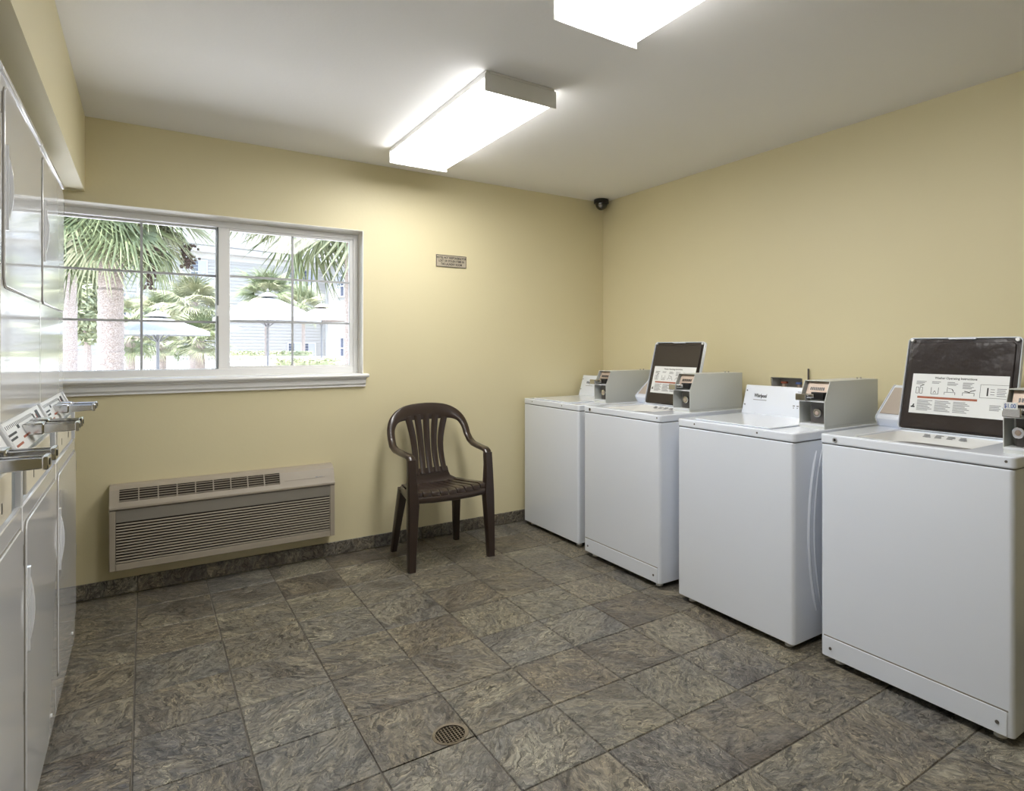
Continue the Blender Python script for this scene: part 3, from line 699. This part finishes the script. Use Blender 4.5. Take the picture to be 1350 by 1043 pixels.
def washer(model, xf, yn, dz, label, open_lid, price=None, base_strip=True, box=None):
    t = thing('top_load_washer', label, 'washing machine', (xf, yn, 0), 'coin washers in a row along the right wall')
    BZ = .864 + dz
    body = MB().prism(rrect(0, .655, .004, WD - .004, .016, 4), 'z', .028, BZ)
    obj('body', body, 'appliance_white', t, bevel=.003)
    obj('top_gasket', MB().box(.006, .650, .008, WD - .008, BZ, BZ + .004), 'hinge_dark', t, smooth=False)
    for fx in (.05, .60):
        for fy in (.06, WD - .06): obj('foot', MB().cyl((fx, fy, 0), (fx, fy, .03), .020, .014, n=14), 'appliance_grey_white', t)
    z0, z1 = BZ + .004, .905 + dz
    ly0, ly1 = .150, .578            # lid
    lx0, lx1 = .012, (.400 if model == 'B' else .470)
    if open_lid:
        outer = rrect(0, .655, 0, WD, .018, 5); inner = rrect(lx0 + .030, lx1 - .010, ly0 + .012, ly1 - .012, .03, 5)
        deck = MB().ring(outer, inner, z0, z1)
        obj('deck', deck, 'appliance_white', t, bevel=.005)
        # sloping well below the lid and the tub ring
        inner2 = rrect(lx0 + .062, lx1 - .075, ly0 + .045, ly1 - .045, .10, 5)
        n = len(inner); wl = MB()
        vs = [(x, y, z1 - .006) for x, y in inner] + [(x, y, z1 - .040) for x, y in inner2] + [(x, y, z1 - .30) for x, y in inner2]
        wl.add(vs, [(i + k * n, (i + 1) % n + k * n, (i + 1) % n + (k + 1) * n, i + (k + 1) * n) for k in (0, 1) for i in range(n)] + [tuple(range(2 * n, 3 * n))])
        obj('tub', wl, 'appliance_grey_white', t)
        rm = frame((lx1 - .040, ly1 - .09, z1 - .0205), (0, -1, 0), Vector((.065, 0, .034)))
        rows = []
        for k in range(3):
            for q in range(4): rows.append((.03 + q * .045, .03 + q * .045 + .030 - .004 * ((q + k) % 3), .006 + k * .008, .0095 + k * .008))
        decal(rows, rm, 'rim_print', 'print_grey', t, lift=.001, kind='stuff')
        lw = ly1 - ly0; lh = .398
        a = math.radians(14.6)
        lm = frame((lx1 - .002, ly1, z1 + .002), (0, -1, 0), (math.sin(a), 0, math.cos(a)))   # u to the right, v up, w towards the room
        shell = MB().prism(rrect(0, lw, 0, lh, .018, 4), 'z', -.016, -.006)
        shell.ring(rrect(0, lw, 0, lh, .018, 4), rrect(.004, lw - .004, .004, lh - .005, .015, 4), -.006, .006)
        lid = obj('lid', shell.xf(lambda v: lm @ v), 'appliance_white', t, bevel=.002, seg=1)
        lin = MB().prism(rrect(.005, lw - .005, .005, lh - .006, .014, 4), 'z', -.006, -.001)
        lin.prism(rrect(.022, lw - .022, .012, lh - .022, .012, 4), 'z', -.001, .005)
        obj('liner', lin.xf(lambda v: lm @ v), 'dark_liner', lid, bevel=.0025)
        for u in (.018, lw - .018): obj('bumper', MB().cyl((u, lh - .012, -.002), (u, lh - .012, .010), .007, n=12).xf(lambda v: lm @ v), 'label_white', lid)
        obj('handle_recess', MB().box(lw * .38, lw * .62, lh - .009, lh - .004, -.004, .0075).xf(lambda v: lm @ v), 'appliance_white', lid, bevel=.001)
        instruction_label(lid, lm @ Matrix.Translation((.040, .072, .0056)), .358, .168)
    else:
        deck = MB().prism(rrect(0, .655, 0, WD, .018, 5), 'z', z0, z1)
        obj('deck', deck, 'appliance_white', t, bevel=.005)
        lid = MB().prism(rrect(lx0 + .018, lx1, ly0 - .004, ly1 + .02, .012, 4), 'z', z1 + .0005, z1 + .0065)
        obj('lid', lid, 'appliance_white', t, bevel=.003)
    # console across the back
    if model == 'A':
        px, pt, tz = .478, .522, 1.058 + dz
        prof = [(px, z1), (pt, tz - .004), (pt + .006, tz), (.648, tz - .01), (.648, z1)]
    else:
        prof = [(.436, z1), (.415, z1 + .034), (.418, z1 + .046), (.565, z1 + .170), (.580, z1 + .175), (.648, z1 + .165), (.648, z1)]
        px, pt, tz = .415, .566, z1 + .171
    con = obj('console', MB().prism(prof, 'y', .142, WD - .004), 'appliance_white', t, bevel=.003)
    if model == 'A':
        cm = frame((px, WD - .004, z1), (0, -1, 0), (pt - px, 0, tz - .004 - z1))
        hh = math.hypot(pt - px, tz - z1)
        lettering('Whirlpool', .027, cm @ Matrix.Translation((.066, .094, .0006)), 'print_black', con, bold=.0009, squash=.72)
        decal([(.064, .150, .078, .081)], cm, 'logo_line', 'print_grey', con, lift=.0004)
        decal([(.315 + k * .022, .327 + k * .022, .060, .066) for k in range(5)] + [(.330, .370, .135, .138)] + [(.318 + k * .022, .324 + k * .022, .050, .055) for k in range(5)], cm, 'control_print', 'print_grey', con, lift=.0004, kind='stuff')
        for v in (.050, .128): obj('screw', MB().cyl((.014, v, -.001), (.014, v, .002), .004, n=10).xf(lambda q: cm @ q), 'hinge_dark', con)
        for s in (0, 1):                 # pressed ribs on the side panels
            y = .004 if s == 0 else WD - .004
            rib = []
            for k in range(13):
                u = k / 12; rib.append((.155 - .055 * math.sin(PI * u) ** .8, y, .82 - .68 * u))
            obj('side_rib', MB().tube(rib, [.004] + [.0075] * 11 + [.004], 8), 'appliance_white', t)
            obj('side_rib', MB().tube([(p[0] + .04, p[1], p[2]) for p in rib], [.003] + [.005] * 11 + [.003], 8), 'appliance_white', t)
        for y in (.19, .565): obj('screw', MB().cyl((-.001, y, z0 + .020), (.001, y, z0 + .020), .0045, n=10), 'hinge_dark', t)
    else:
        cap = obj('console_cap', MB().prism([(a_ - (.004 if a_ < .6 else 0), b_ + .002) for a_, b_ in prof], 'y', WD - .004, WD - .0005), 'appliance_white', con, bevel=.001)
        nose = frame((.4175, WD - .012, z1 + .049), (0, -1, 0), (.147, 0, .123))
        decal([(0, .50, .012, .18)], nose, 'console_face', mat('console_shade', (.45, .39, .34), .5) if 'console_shade' not in M else 'console_shade', con, lift=.0)  # brownish shade behind the open lid, put into the panel colour
        kz = .108
        kp = obj('kick_panel', MB().box(-.0035, .001, .022, WD - .022, .030, kz), 'appliance_white', t, bevel=.0025)
        obj('kick_seam', MB().box(-.0006, .001, .020, WD - .020, kz, kz + .005), 'ac_grey', t, smooth=False)
        for y in (.050, WD - .050): obj('screw', MB().cyl((-.0055, y, .066), (-.0030, y, .066), .006, n=12), 'hinge_dark', kp)
        lk = obj('deck_lock', MB().cyl((-.003, WD - .068, z0 + .018), (.001, WD - .068, z0 + .018), .0095, n=18), 'chrome', t)
        obj('keyhole', MB().cyl((-.0036, WD - .068, z0 + .018), (-.0031, WD - .068, z0 + .018), .005, n=12), 'black_plastic', lk)
        obj('screw', MB().cyl((-.001, .026, z0 + .022), (.001, .026, z0 + .022), .0045, n=10), 'hinge_dark', t)
    cb = coin_box(t, base_strip, z0=z1 - .0005, price=price, **(box or {}))
    return t
washer('A', 2.234, 3.166, -.006, 'white coin washer in the far corner beside the back wall, lid closed', False)
washer('B', 2.198, 2.380, .003, 'white coin washer with lid open, second from the back wall', True)
washer('A', 2.200, 1.575, 0, 'white coin washer with lid closed, between the two open washers', False)
washer('B', 2.240, .803, .010, 'white coin washer with lid open, nearest and largest at the right edge', True, price='$1.00', box=dict(x0=.085, x1=.56, y0=-.018, w=.085))

# ---------------------------------------------------------------- washer supply box in the right wall
t = thing('washer_outlet_box', 'recessed plastic washer outlet box in the wall behind the washers', 'outlet box', (XR, (VB[0] + VB[1]) / 2, VB[2]))
yc = t.location.y; ww = (VB[1] - VB[0]) / 2; hh = VB[3] - VB[2]
fl = MB().ring(rrect(-ww - .038, ww + .038, -.035, hh + .043, .004, 2), rrect(-ww, ww, 0, hh, .002, 2), 0, .005)
obj('flange', fl.xf(lambda v: Vector((-v.z - .0005, v.x, v.y))), 'wall_yellow', t, smooth=False)
bxm = MB().box(.085, .09, -ww, ww, 0, hh).box(.001, .09, -ww, -ww + .003, 0, hh).box(.001, .09, ww - .003, ww, 0, hh).box(.001, .09, -ww, ww, 0, .003).box(.001, .09, -ww, ww, hh - .003, hh)
obj('box', bxm, 'concrete', t, smooth=False)
for k, y in enumerate((-.05, .05)):
    v = obj('valve', MB().cyl((.045, y, .003), (.045, y, .075), .012, n=12).cyl((.045, y, .045), (.010, y, .045), .009, n=12), 'copper_plate', t)
    obj('valve_handle', MB().cyl((.045, y, .078), (.045, y, .090), .020, n=12), 'print_red' if k else 'print_blue', v, bevel=.003)
obj('lever', MB().box(-.012, -.006, -ww - .044, -ww - .036, hh - .03, hh + .055), 'hinge_dark', t, bevel=.001)

# ---------------------------------------------------------------- stacked dryers
DW = .686
def dryer(yn, label):
    t = thing('stacked_dryer', label, 'dryer', (-.248, yn, 0), 'stacked dryers along the left wall')
    X = 'dryer_white'
    a, b = .0015, DW - .0015
    obj('lower_body', MB().box(-.70, 0, a, b, .022, .872), X, t, bevel=.004)
    obj('upper_body', MB().box(-.70, -.040, a, b, 1.074, 1.930), X, t, bevel=.003)
    obj('top_cap', MB().box(-.70, -.034, a, b, 1.931, 1.945).box(-.70, -.044, a, b, 1.945, 1.968), X, t, bevel=.004)
    obj('base', MB().box(-.66, -.05, .02, DW - .02, 0, .022), 'rubber_black', t, smooth=False)
    # middle: coin vault and sloping control panel
    mid_ = [(-.70, .873), (-.012, .873), (-.012, .985), (-.050, 1.073), (-.70, 1.073)]
    obj('meter_case', MB().prism(mid_, 'y', a + .006, b - .006), 'steel_blue', t)
    for y0, y1 in ((a, a + .007), (b - .007, b)):
        obj('side_cheek', MB().prism([(-.70, .873), (0, .873), (.0, .990), (-.040, 1.0735), (-.70, 1.0735)], 'y', y0, y1), X, t, bevel=.002)
    vd = obj('vault_door', MB().box(-.013, -.004, .105, .575, .880, .984), 'vault_cream', t, bevel=.003)
    for y in (.225, .455): obj('keyhole', MB().box(-.0045, -.0032, y - .004, y + .004, .905, .928), 'black_plastic', vd, smooth=False)
    pm = frame((-.012, b - .012, .987), (0, -1, 0), (-.038, 0, .086)); pm = frame((-.012, a + .012, .987), (0, 1, 0), (-.038, 0, .086))
    cp = decal([(0, DW - .027, .004, .092)], pm, 'control_panel', 'label_white', t, lift=.0005, thick=.002)
    bars = [(.03, .15, .052, .058), (.03, .13, .040, .046), (.48, .50, .03, .075), (.19, .22, .060, .070), (.515, .525, .02, .06), (.55, .60, .05, .08)]
    decal(bars, pm, 'panel_print', 'print_black', cp, lift=.0027, kind='stuff')
    decal([(.06, .16, .020, .026), (.535, .545, .03, .07), (.20, .26, .030, .036)], pm, 'panel_print_red', 'print_red', cp, lift=.0027, kind='stuff')
    decal([(.05 + .022 * k, .055 + .022 * k, .07, .08) for k in range(20)], pm, 'panel_fine_print', 'print_grey', cp, lift=.0027, kind='stuff')
    for y in (.300, .424):           # chrome coin slides
        z = 1.032
        base = obj('coin_slide', MB().box(-.034, .012, y - .034, y + .034, z - .016, z + .016), 'chrome', t, bevel=.004)
        arm = MB().prism([(.010, z - .014), (.078, z - .011), (.086, z - .006), (.086, z + .010), (.010, z + .012)], 'y', y - .024, y - .017)
        arm.prism([(.010, z - .014), (.078, z - .011), (.086, z - .006), (.086, z + .010), (.010, z + .012)], 'y', y + .017, y + .024)
        arm.box(.010, .084, y - .017, y + .017, z - .006, z + .004).box(.080, .090, y - .026, y + .026, z - .013, z + .013)
        obj('slide_tongue', arm, 'chrome', base, bevel=.002)
        obj('thumb_slot', MB().box(.0895, .0912, y - .008, y + .008, z - .006, z + .007), 'black_plastic', base, smooth=False)
    def door(x, z0, z1, hz0, hz1, hinges):
        y0, y1 = .028, DW - .020
        dm = MB().prism(rrect(y0, y1, z0, z1, .03, 5), 'x', x - .001, x + .005)
        d = obj('door', dm, X, t, bevel=.002)
        gm = MB().ring(rrect(y0 - .004, y1 + .004, z0 - .004, z1 + .004, .034, 5), rrect(y0 + .001, y1 - .001, z0 + .001, z1 - .001, .03, 5), x - .0005, x + .002)
        obj('door_seal', gm.xf(lambda v: Vector((v.z, v.x, v.y))), 'ac_grey', d, smooth=False)
        n = 9; bl = []
        for k in range(n):
            u = k / (n - 1); bl.append((x + .006 + .013 * math.sin(PI * u), hz0 + (hz1 - hz0) * u))
        hp = [(x + .004, hz0)] + bl + [(x + .004, hz1)]
        obj('handle', MB().prism(hp, 'y', y0 + .020, y0 + .030).box(x + .004, x + .010, y0 + .016, y0 + .034, hz0 - .008, hz1 + .008), X, d, bevel=.002)
        for z in hinges: obj('hinge', MB().box(x - .001, x + .005, y1 + .003, y1 + .016, z - .025, z + .025), 'hinge_dark', d, bevel=.001)
    door(0, .135, .825, .505, .700, (.755, .395))
    door(-.040, 1.412, 1.905, 1.560, 1.755, (1.85, 1.488))
    obj('screw', MB().cyl((-.001, .56, .085), (.003, .56, .085), .006, n=10), 'label_white', t)
    return t
dryer(2.702, 'white stacked dryer farthest from the viewer, beside the window')
dryer(2.012, 'white stacked dryer in the middle of the left row')
dryer(1.322, 'white stacked dryer nearest the viewer, cut by the left edge')

# ---------------------------------------------------------------- outdoors
struct('ground', MB().box(-40, 60, YB + .2, 80, -.12, -.02), 'paving', 'pale sunlit paving outside the window', smooth=False)
struct('trim_2', MB().box(XL - 6, XR + 6, YF - 3, YB + .22, H + .12, H + .3), 'concrete', 'flat roof slab over the laundry room', smooth=False)

def frond_mesh(name, material, n=46, length=.95, stalk=.55, seed=1):
    rnd = random.Random(seed); mb = MB()
    mb.tube([(0, 0, 0), (stalk * .5, 0, .03), (stalk, 0, 0)], [.016, .012, .008], 5)
    for k in range(n):
        a = math.radians(-118 + 236 * k / (n - 1)); L_ = length * (1 - .35 * abs(a) / 2.1) * rnd.uniform(.88, 1.08)
        d = Vector((math.cos(a), math.sin(a), 0)); q = Vector((-d.y, d.x, 0))
        b0 = Vector((stalk, 0, 0)); w = .016
        z1 = .03 + rnd.uniform(-.02, .02); z2 = -.10 * L_ - rnd.uniform(0, .22)
        p1 = b0 + d * L_ * .5 + Vector((0, 0, z1)); p2 = b0 + d * L_ * .95 + Vector((0, 0, z2))
        vs = [b0, p1 - q * w, p1 + Vector((0, 0, .02)), p1 + q * w, p2]
        mb.add(vs, [(0, 1, 2), (0, 2, 3), (1, 4, 2), (2, 4, 3)])
    return mesh(name, mb, material, smooth=False)
FR = {c: frond_mesh('frond', c, seed=i + 3) for i, c in enumerate(('palm_green', 'palm_pale'))}
def trunk_mesh(r, h, seed):
    rnd = random.Random(seed); prof = []; z = -.1; k = 0
    while z < h:
        rr_ = r * (1.18 - .22 * min(z / max(h, .1), 1)); prof += [(rr_ * rnd.uniform(.93, 1.0), z), (rr_ * rnd.uniform(1.0, 1.08), z + .05)]; z += .09
    prof.append((.02, h))
    return mesh('trunk', MB().lathe(prof, n=14), 'trunk_bark')
def palm(label, px, py_crown, depth, r, crown, nf, seed, fruit=(), pale=.3, lean=0, emin=-55, emax=75):
    c = at(px, py_crown, depth); rnd = random.Random(seed)
    t = thing('palm_tree', label, 'palm tree', (c.x, c.y, -.02), 'palms outside the window')
    h = c.z + .02
    obj('trunk', trunk_mesh(r, h, seed), None, t)
    for k in range(nf):
        az = k * 2.39996 + rnd.uniform(-.2, .2); el = math.radians(emin + (emax - emin) * ((k + .5) / nf) ** .8 + rnd.uniform(-8, 8))
        f = obj('frond', FR['palm_pale' if rnd.random() < pale else 'palm_green'], None, t, loc=(0, 0, h - .05))
        f.rotation_euler = (rnd.uniform(-.4, .4), -el, az); s = crown * rnd.uniform(.85, 1.1) / 1.4; f.scale = (s, s, s)
    for (dx, dy, z0, ln) in fruit:
        mb = MB(); fr_ = random.Random(seed + 5)
        mb.tube([(0, 0, h - .1), (dx * .6, dy * .6, h + .05), (dx, dy, z0 - .02), (dx, dy, z0 - ln)], .012, 5)
        for k in range(90):
            u = fr_.random(); s = .017; p = Vector((dx + fr_.gauss(0, .05), dy + fr_.gauss(0, .05), z0 - ln * u))
            mb.box(p.x - s, p.x + s, p.y - s, p.y + s, p.z - s, p.z + s)
        obj('fruit_cluster', mb, 'fruit_brown', t, smooth=False, kind='stuff')
    return t
palm('tall palm with thick pale trunk standing in the left window pane', 146, 262, 9.0, .145, 1.5, 60, 11, fruit=((.48, -.25, 2.75, .62), (.95, -.1, 2.85, .35)), emin=-70)
palm('palm trunk at the far left of the window, half hidden by the dryer', 91, 275, 12.5, .125, 1.6, 40, 12, pale=.6, emin=-70)
palm('palm at the right edge of the window with fronds hanging into the pane', 462, 212, 8.6, .07, 2.05, 54, 14, emin=-75)
palm('bushy palm behind the first parasol near the window middle', 256, 398, 23.5, .15, 1.5, 26, 15, pale=.7)
palm('low green palm behind the first parasol canopy', 216, 408, 29.0, .15, 1.45, 24, 16, pale=.4)
palm('small palm beside the thick trunk, seen above the first parasol', 178, 414, 32.0, .17, 1.3, 18, 17, pale=.4)
palm('small palm below the first parasol, next to the thick trunk', 172, 446, 19.0, .12, 1.05, 22, 18, pale=.4)
palm('small palm below the middle of the first parasol', 212, 452, 21.5, .15, 1.0, 20, 19, pale=.4)
palm('small palm below the right end of the first parasol', 264, 450, 20.5, .13, 1.2, 24, 20, pale=.6)
palm('bushy palm behind the peak of the second parasol', 352, 388, 27.0, .09, 1.5, 26, 21, pale=.6)
palm('small palm between the second and third parasols', 400, 404, 31.5, .08, 1.45, 20, 22, pale=.6)

def leaf_cloud(mb, c, rx, ry, rz, n, s, rnd):
    for k in range(n):
        while True:
            p = Vector((rnd.uniform(-1, 1), rnd.uniform(-1, 1), rnd.uniform(-1, 1)))
            if .25 < p.length < 1: break
        p = Vector((c[0] + p.x * rx, c[1] + p.y * ry, c[2] + p.z * rz))
        a = Vector((rnd.gauss(0, 1), rnd.gauss(0, 1), rnd.gauss(0, 1))).normalized(); b = a.orthogonal().normalized()
        mb.add([p - a * s, p + b * s * .4, p + a * s, p - b * s * .4], [(0, 1, 2, 3)])
def tree(label, px, py, depth, rx, rz, seed, n=2600):
    c = at(px, py, depth); rnd = random.Random(seed)
    t = thing('leafy_tree', label, 'tree', (c.x, c.y, -.02))
    mb = MB(); leaf_cloud(mb, (0, 0, c.z), rx, rx, rz, n, .10, rnd)
    obj('foliage', mb, 'leaf_green', t, smooth=False, kind='stuff')
    obj('trunk', MB().tube([(0, 0, -.05), (.04, 0, c.z * .4), (0, 0, c.z * .8)], [.11, .09, .05], 8), 'trunk_bark', t)
tree('pale leafy tree between the two left palm trunks', 113, 390, 16.0, .70, 1.25, 31)

def parasol(label, px, py_peak, py_edge, depth, rad, rot, tilt=0, material='canvas_white'):
    pk = at(px, py_peak, depth); ed = at(px, py_edge, depth)
    t = thing('parasol', label, 'parasol', (pk.x, pk.y, -.02), 'parasols on the pool deck', rotz=rot)
    zp = pk.z + .02; ze = ed.z + .02; n = 8
    mb = MB(); m_ = 4; vs = []
    for k in range(n):
        a = 2 * PI * k / n
        for q in range(m_ + 1):
            u = q / m_; r = rad * u; z = zp - (zp - ze) * (u ** 1.15)
            vs.append((r * math.cos(a), r * math.sin(a), z))
    s_ = m_ + 1; fs = []
    for k in range(n):
        j = (k + 1) % n
        for q in range(m_):
            if q == 0: fs.append((k * s_, k * s_ + 1, j * s_ + 1))
            else: fs.append((k * s_ + q, k * s_ + q + 1, j * s_ + q + 1, j * s_ + q))
        vs += [(rad * math.cos(2 * PI * k / n), rad * math.sin(2 * PI * k / n), ze - .10)]
    base_i = n * s_
    for k in range(n):
        j = (k + 1) % n; fs.append((k * s_ + m_, base_i + k, base_i + j, j * s_ + m_))
    mb.add(vs, fs)
    obj('canopy', mb, material, t, smooth=False)
    obj('vent_cap', MB().lathe([(.30, zp - .03), (.16, zp + .06), (.02, zp + .12)], n=8), material, t, smooth=False)
    obj('finial', MB().lathe([(.0, zp + .12), (.035, zp + .15), (.02, zp + .20), (0, zp + .23)], n=10), 'pole_grey', t)
    obj('pole', MB().cyl((0, 0, 0), (0, 0, zp), .035, n=12), 'pole_grey', t)
    obj('base', MB().lathe([(0, 0), (.34, 0), (.34, .06), (.06, .10), (.05, .3), (0, .3)], n=20), 'pole_grey', t)
    for k in range(n):
        a = 2 * PI * k / n
        obj('rib', MB().tube([(rad * .96 * math.cos(a), rad * .96 * math.sin(a), ze - .01), (rad * .5 * math.cos(a), rad * .5 * math.sin(a), zp - (zp - ze) * .45 - .05)], .012, 5).tube([(rad * .5 * math.cos(a), rad * .5 * math.sin(a), zp - (zp - ze) * .45 - .05), (.04 * math.cos(a), .04 * math.sin(a), ze - .25)], .012, 5), 'pole_grey', t)
    return t
parasol('wide white parasol in the left window pane in front of small palms', 208, 416, 437, 15.0, 1.18, .3)
parasol('white parasol on a grey pole in the right window pane', 353, 390, 420, 19.0, 1.55, .39)
parasol('small parasol with tan underside at the right of the window', 424, 404, 420, 24.0, 1.0, .2, material='canvas_tan')

# pool fence
fa = at(60, 468, 26.0); fb = at(520, 468, 26.0)
fd = (fb - fa); fd.z = 0; fl_ = fd.length; fd.normalize()
t = thing('pool_fence', 'white picket pool fence low in the window', 'fence', (fa.x, fa.y, -.02), rotz=math.atan2(fd.y, fd.x))
top = .93
for z0, z1 in ((top - .07, top), (top - .28, top - .22), (.12, .18)): obj('rail', MB().box(0, fl_, -.03, .03, z0, z1), 'fence_white', t, smooth=False)
pk = MB(); k = .06
while k < fl_: pk.box(k - .035, k + .035, -.015, .015, .05, top - .01); k += .13
obj('pickets', pk, 'fence_white', t, smooth=False, kind='stuff')
k = 0
while k < fl_:
    obj('post', MB().box(k - .06, k + .06, -.06, .06, 0, top + .06), 'fence_white', t, smooth=False); k += 2.4

def hedge(label, px0, px1, py, depth, w, seed, red=False):
    a = at(px0, py, depth); b = at(px1, py, depth); d = b - a; d.z = 0; l = d.length; d.normalize()
    rnd = random.Random(seed); zt = a.z + .02
    mb = MB().box(0, l, -w * .35, w * .35, 0, zt * .9)
    n = int(l * 420)
    for k in range(n):
        p = Vector((rnd.uniform(0, l), rnd.uniform(-.5, .5) * w, zt * (1 - .35 * rnd.random() ** 2))); s = .06
        q = Vector((rnd.gauss(0, 1), rnd.gauss(0, 1), rnd.gauss(0, 1))).normalized(); o_ = q.orthogonal().normalized()
        mb.add([p - q * s, p + o_ * s * .5, p + q * s, p - o_ * s * .5], [(0, 1, 2, 3)])
    o = obj('hedge', mb, 'leaf_green', loc=(a.x, a.y, -.02), smooth=False)
    o.rotation_euler = (0, 0, math.atan2(d.y, d.x))
    tag(o, label, 'hedge', kind='stuff'); return o
hedge('clipped hedge rising behind the white pool fence', 300, 410, 463.5, 29.0, .7, 41)
hedge('clipped hedge in front of the pool fence at the right of the window', 368, 446, 473, 22.0, .8, 42)

# neighbouring hotel wing
A = at(305, 458, 38.0); A.z = -.02
bd_ = Vector((math.cos(math.radians(13)), math.sin(math.radians(13)), 0))
t = thing('hotel_wing', 'pale two-storey building with lap siding behind the palms', 'building', tuple(A), rotz=math.radians(13))
x0, x1, zt = -22.0, 6.0, 7.0
wallm = MB(); k = 0.0
while k < zt:
    wallm.prism([(0, k), (-.05, k), (-.008, k + .20), (0, k + .20)], 'x', x0, x1); k += .20
obj('siding_wall', wallm.box(x0, x1, .0, .3, 0, zt), 'siding', t, smooth=False, kind='stuff')
obj('fascia', MB().box(x0, x1, -.55, -.45, zt - .05, zt + .30).box(x0, x1, -.45, .0, zt - .05, zt), 'house_trim', t, smooth=False)
obj('frieze_board', MB().box(x0, x1, -.05, .0, zt - .42, zt - .06), 'house_trim', t, smooth=False)
obj('roof', MB().prism([(-.6, zt + .30), (-.6, zt + .36), (7.0, zt + 4.6), (7.0, zt + .30)], 'x', x0, x1 + 9), 'roof_shingle', t, smooth=False)
def hwin(parent, x, z, w, h, axis='x', yoff=0.):
    def B(a0, a1, d0, d1, z0, z1): return (MB().box(a0, a1, d0, d1, z0, z1) if axis == 'x' else MB().box(yoff + d0, yoff + d1, a0, a1, z0, z1))
    wn_ = obj('window', MB(), 'house_trim', parent) if False else None
    f = MB()
    for a in ((x - .08, x, z - .08, z + h + .08), (x + w, x + w + .08, z - .08, z + h + .08), (x, x + w, z + h, z + h + .08), (x, x + w, z - .08, z), (x, x + w, z + h / 2 - .03, z + h / 2 + .03)):
        m_ = B(a[0], a[1], -.07, -.01, a[2], a[3]); f.add(m_.v, m_.f)
    fo = obj('window', f, 'house_trim', parent, smooth=False)
    obj('pane', B(x, x + w, -.045, -.035, z, z + h), 'house_glass', fo, smooth=False)
    obj('blind', B(x + w * .45, x + w, -.05, -.046, z, z + h), 'blind_white', fo, smooth=False)
for (x, z) in ((-2.2, 5.1), (3.45, 5.1), (4.4, 5.1), (-5.75, 2.9), (-9.5, 5.1), (-14.0, 5.1), (3.45, .2), (4.4, .2), (-2.2, .2), (-9.5, .2), (-14., .2)): hwin(t, x, z, .80, 1.35)
for x in (-6.3, -4.9): obj('corner_board', MB().box(x, x + .22, -.06, .0, 0, zt - .4), 'house_trim', t, smooth=False)
# projecting cross wing on the right
obj('wing_wall', MB().box(x1, x1 + 10, -9.0, 0.3, 0, zt - .05), 'siding', t, smooth=False)
obj('wing_corner_board', MB().box(x1 - .05, x1, -.25, -.03, 0, zt - .4), 'house_trim', t, smooth=False)
obj('wing_fascia', MB().box(x1 - .55, x1 - .45, -9.5, -.5, zt - .05, zt + .30).box(x1 - .45, x1, -9.5, -.5, zt - .05, zt), 'house_trim', t, smooth=False)
obj('wing_roof', MB().prism([(x1 - .6, zt + .30), (x1 - .6, zt + .36), (x1 + 5, zt + 3.4), (x1 + 10, zt + .3)], 'y', -9.6, 3.0), 'roof_shingle', t, smooth=False)
for y in (-2.6, -5.4):
    for z in (.6, 4.7): hwin(t, y, z, .9, 1.3, 'y', x1)
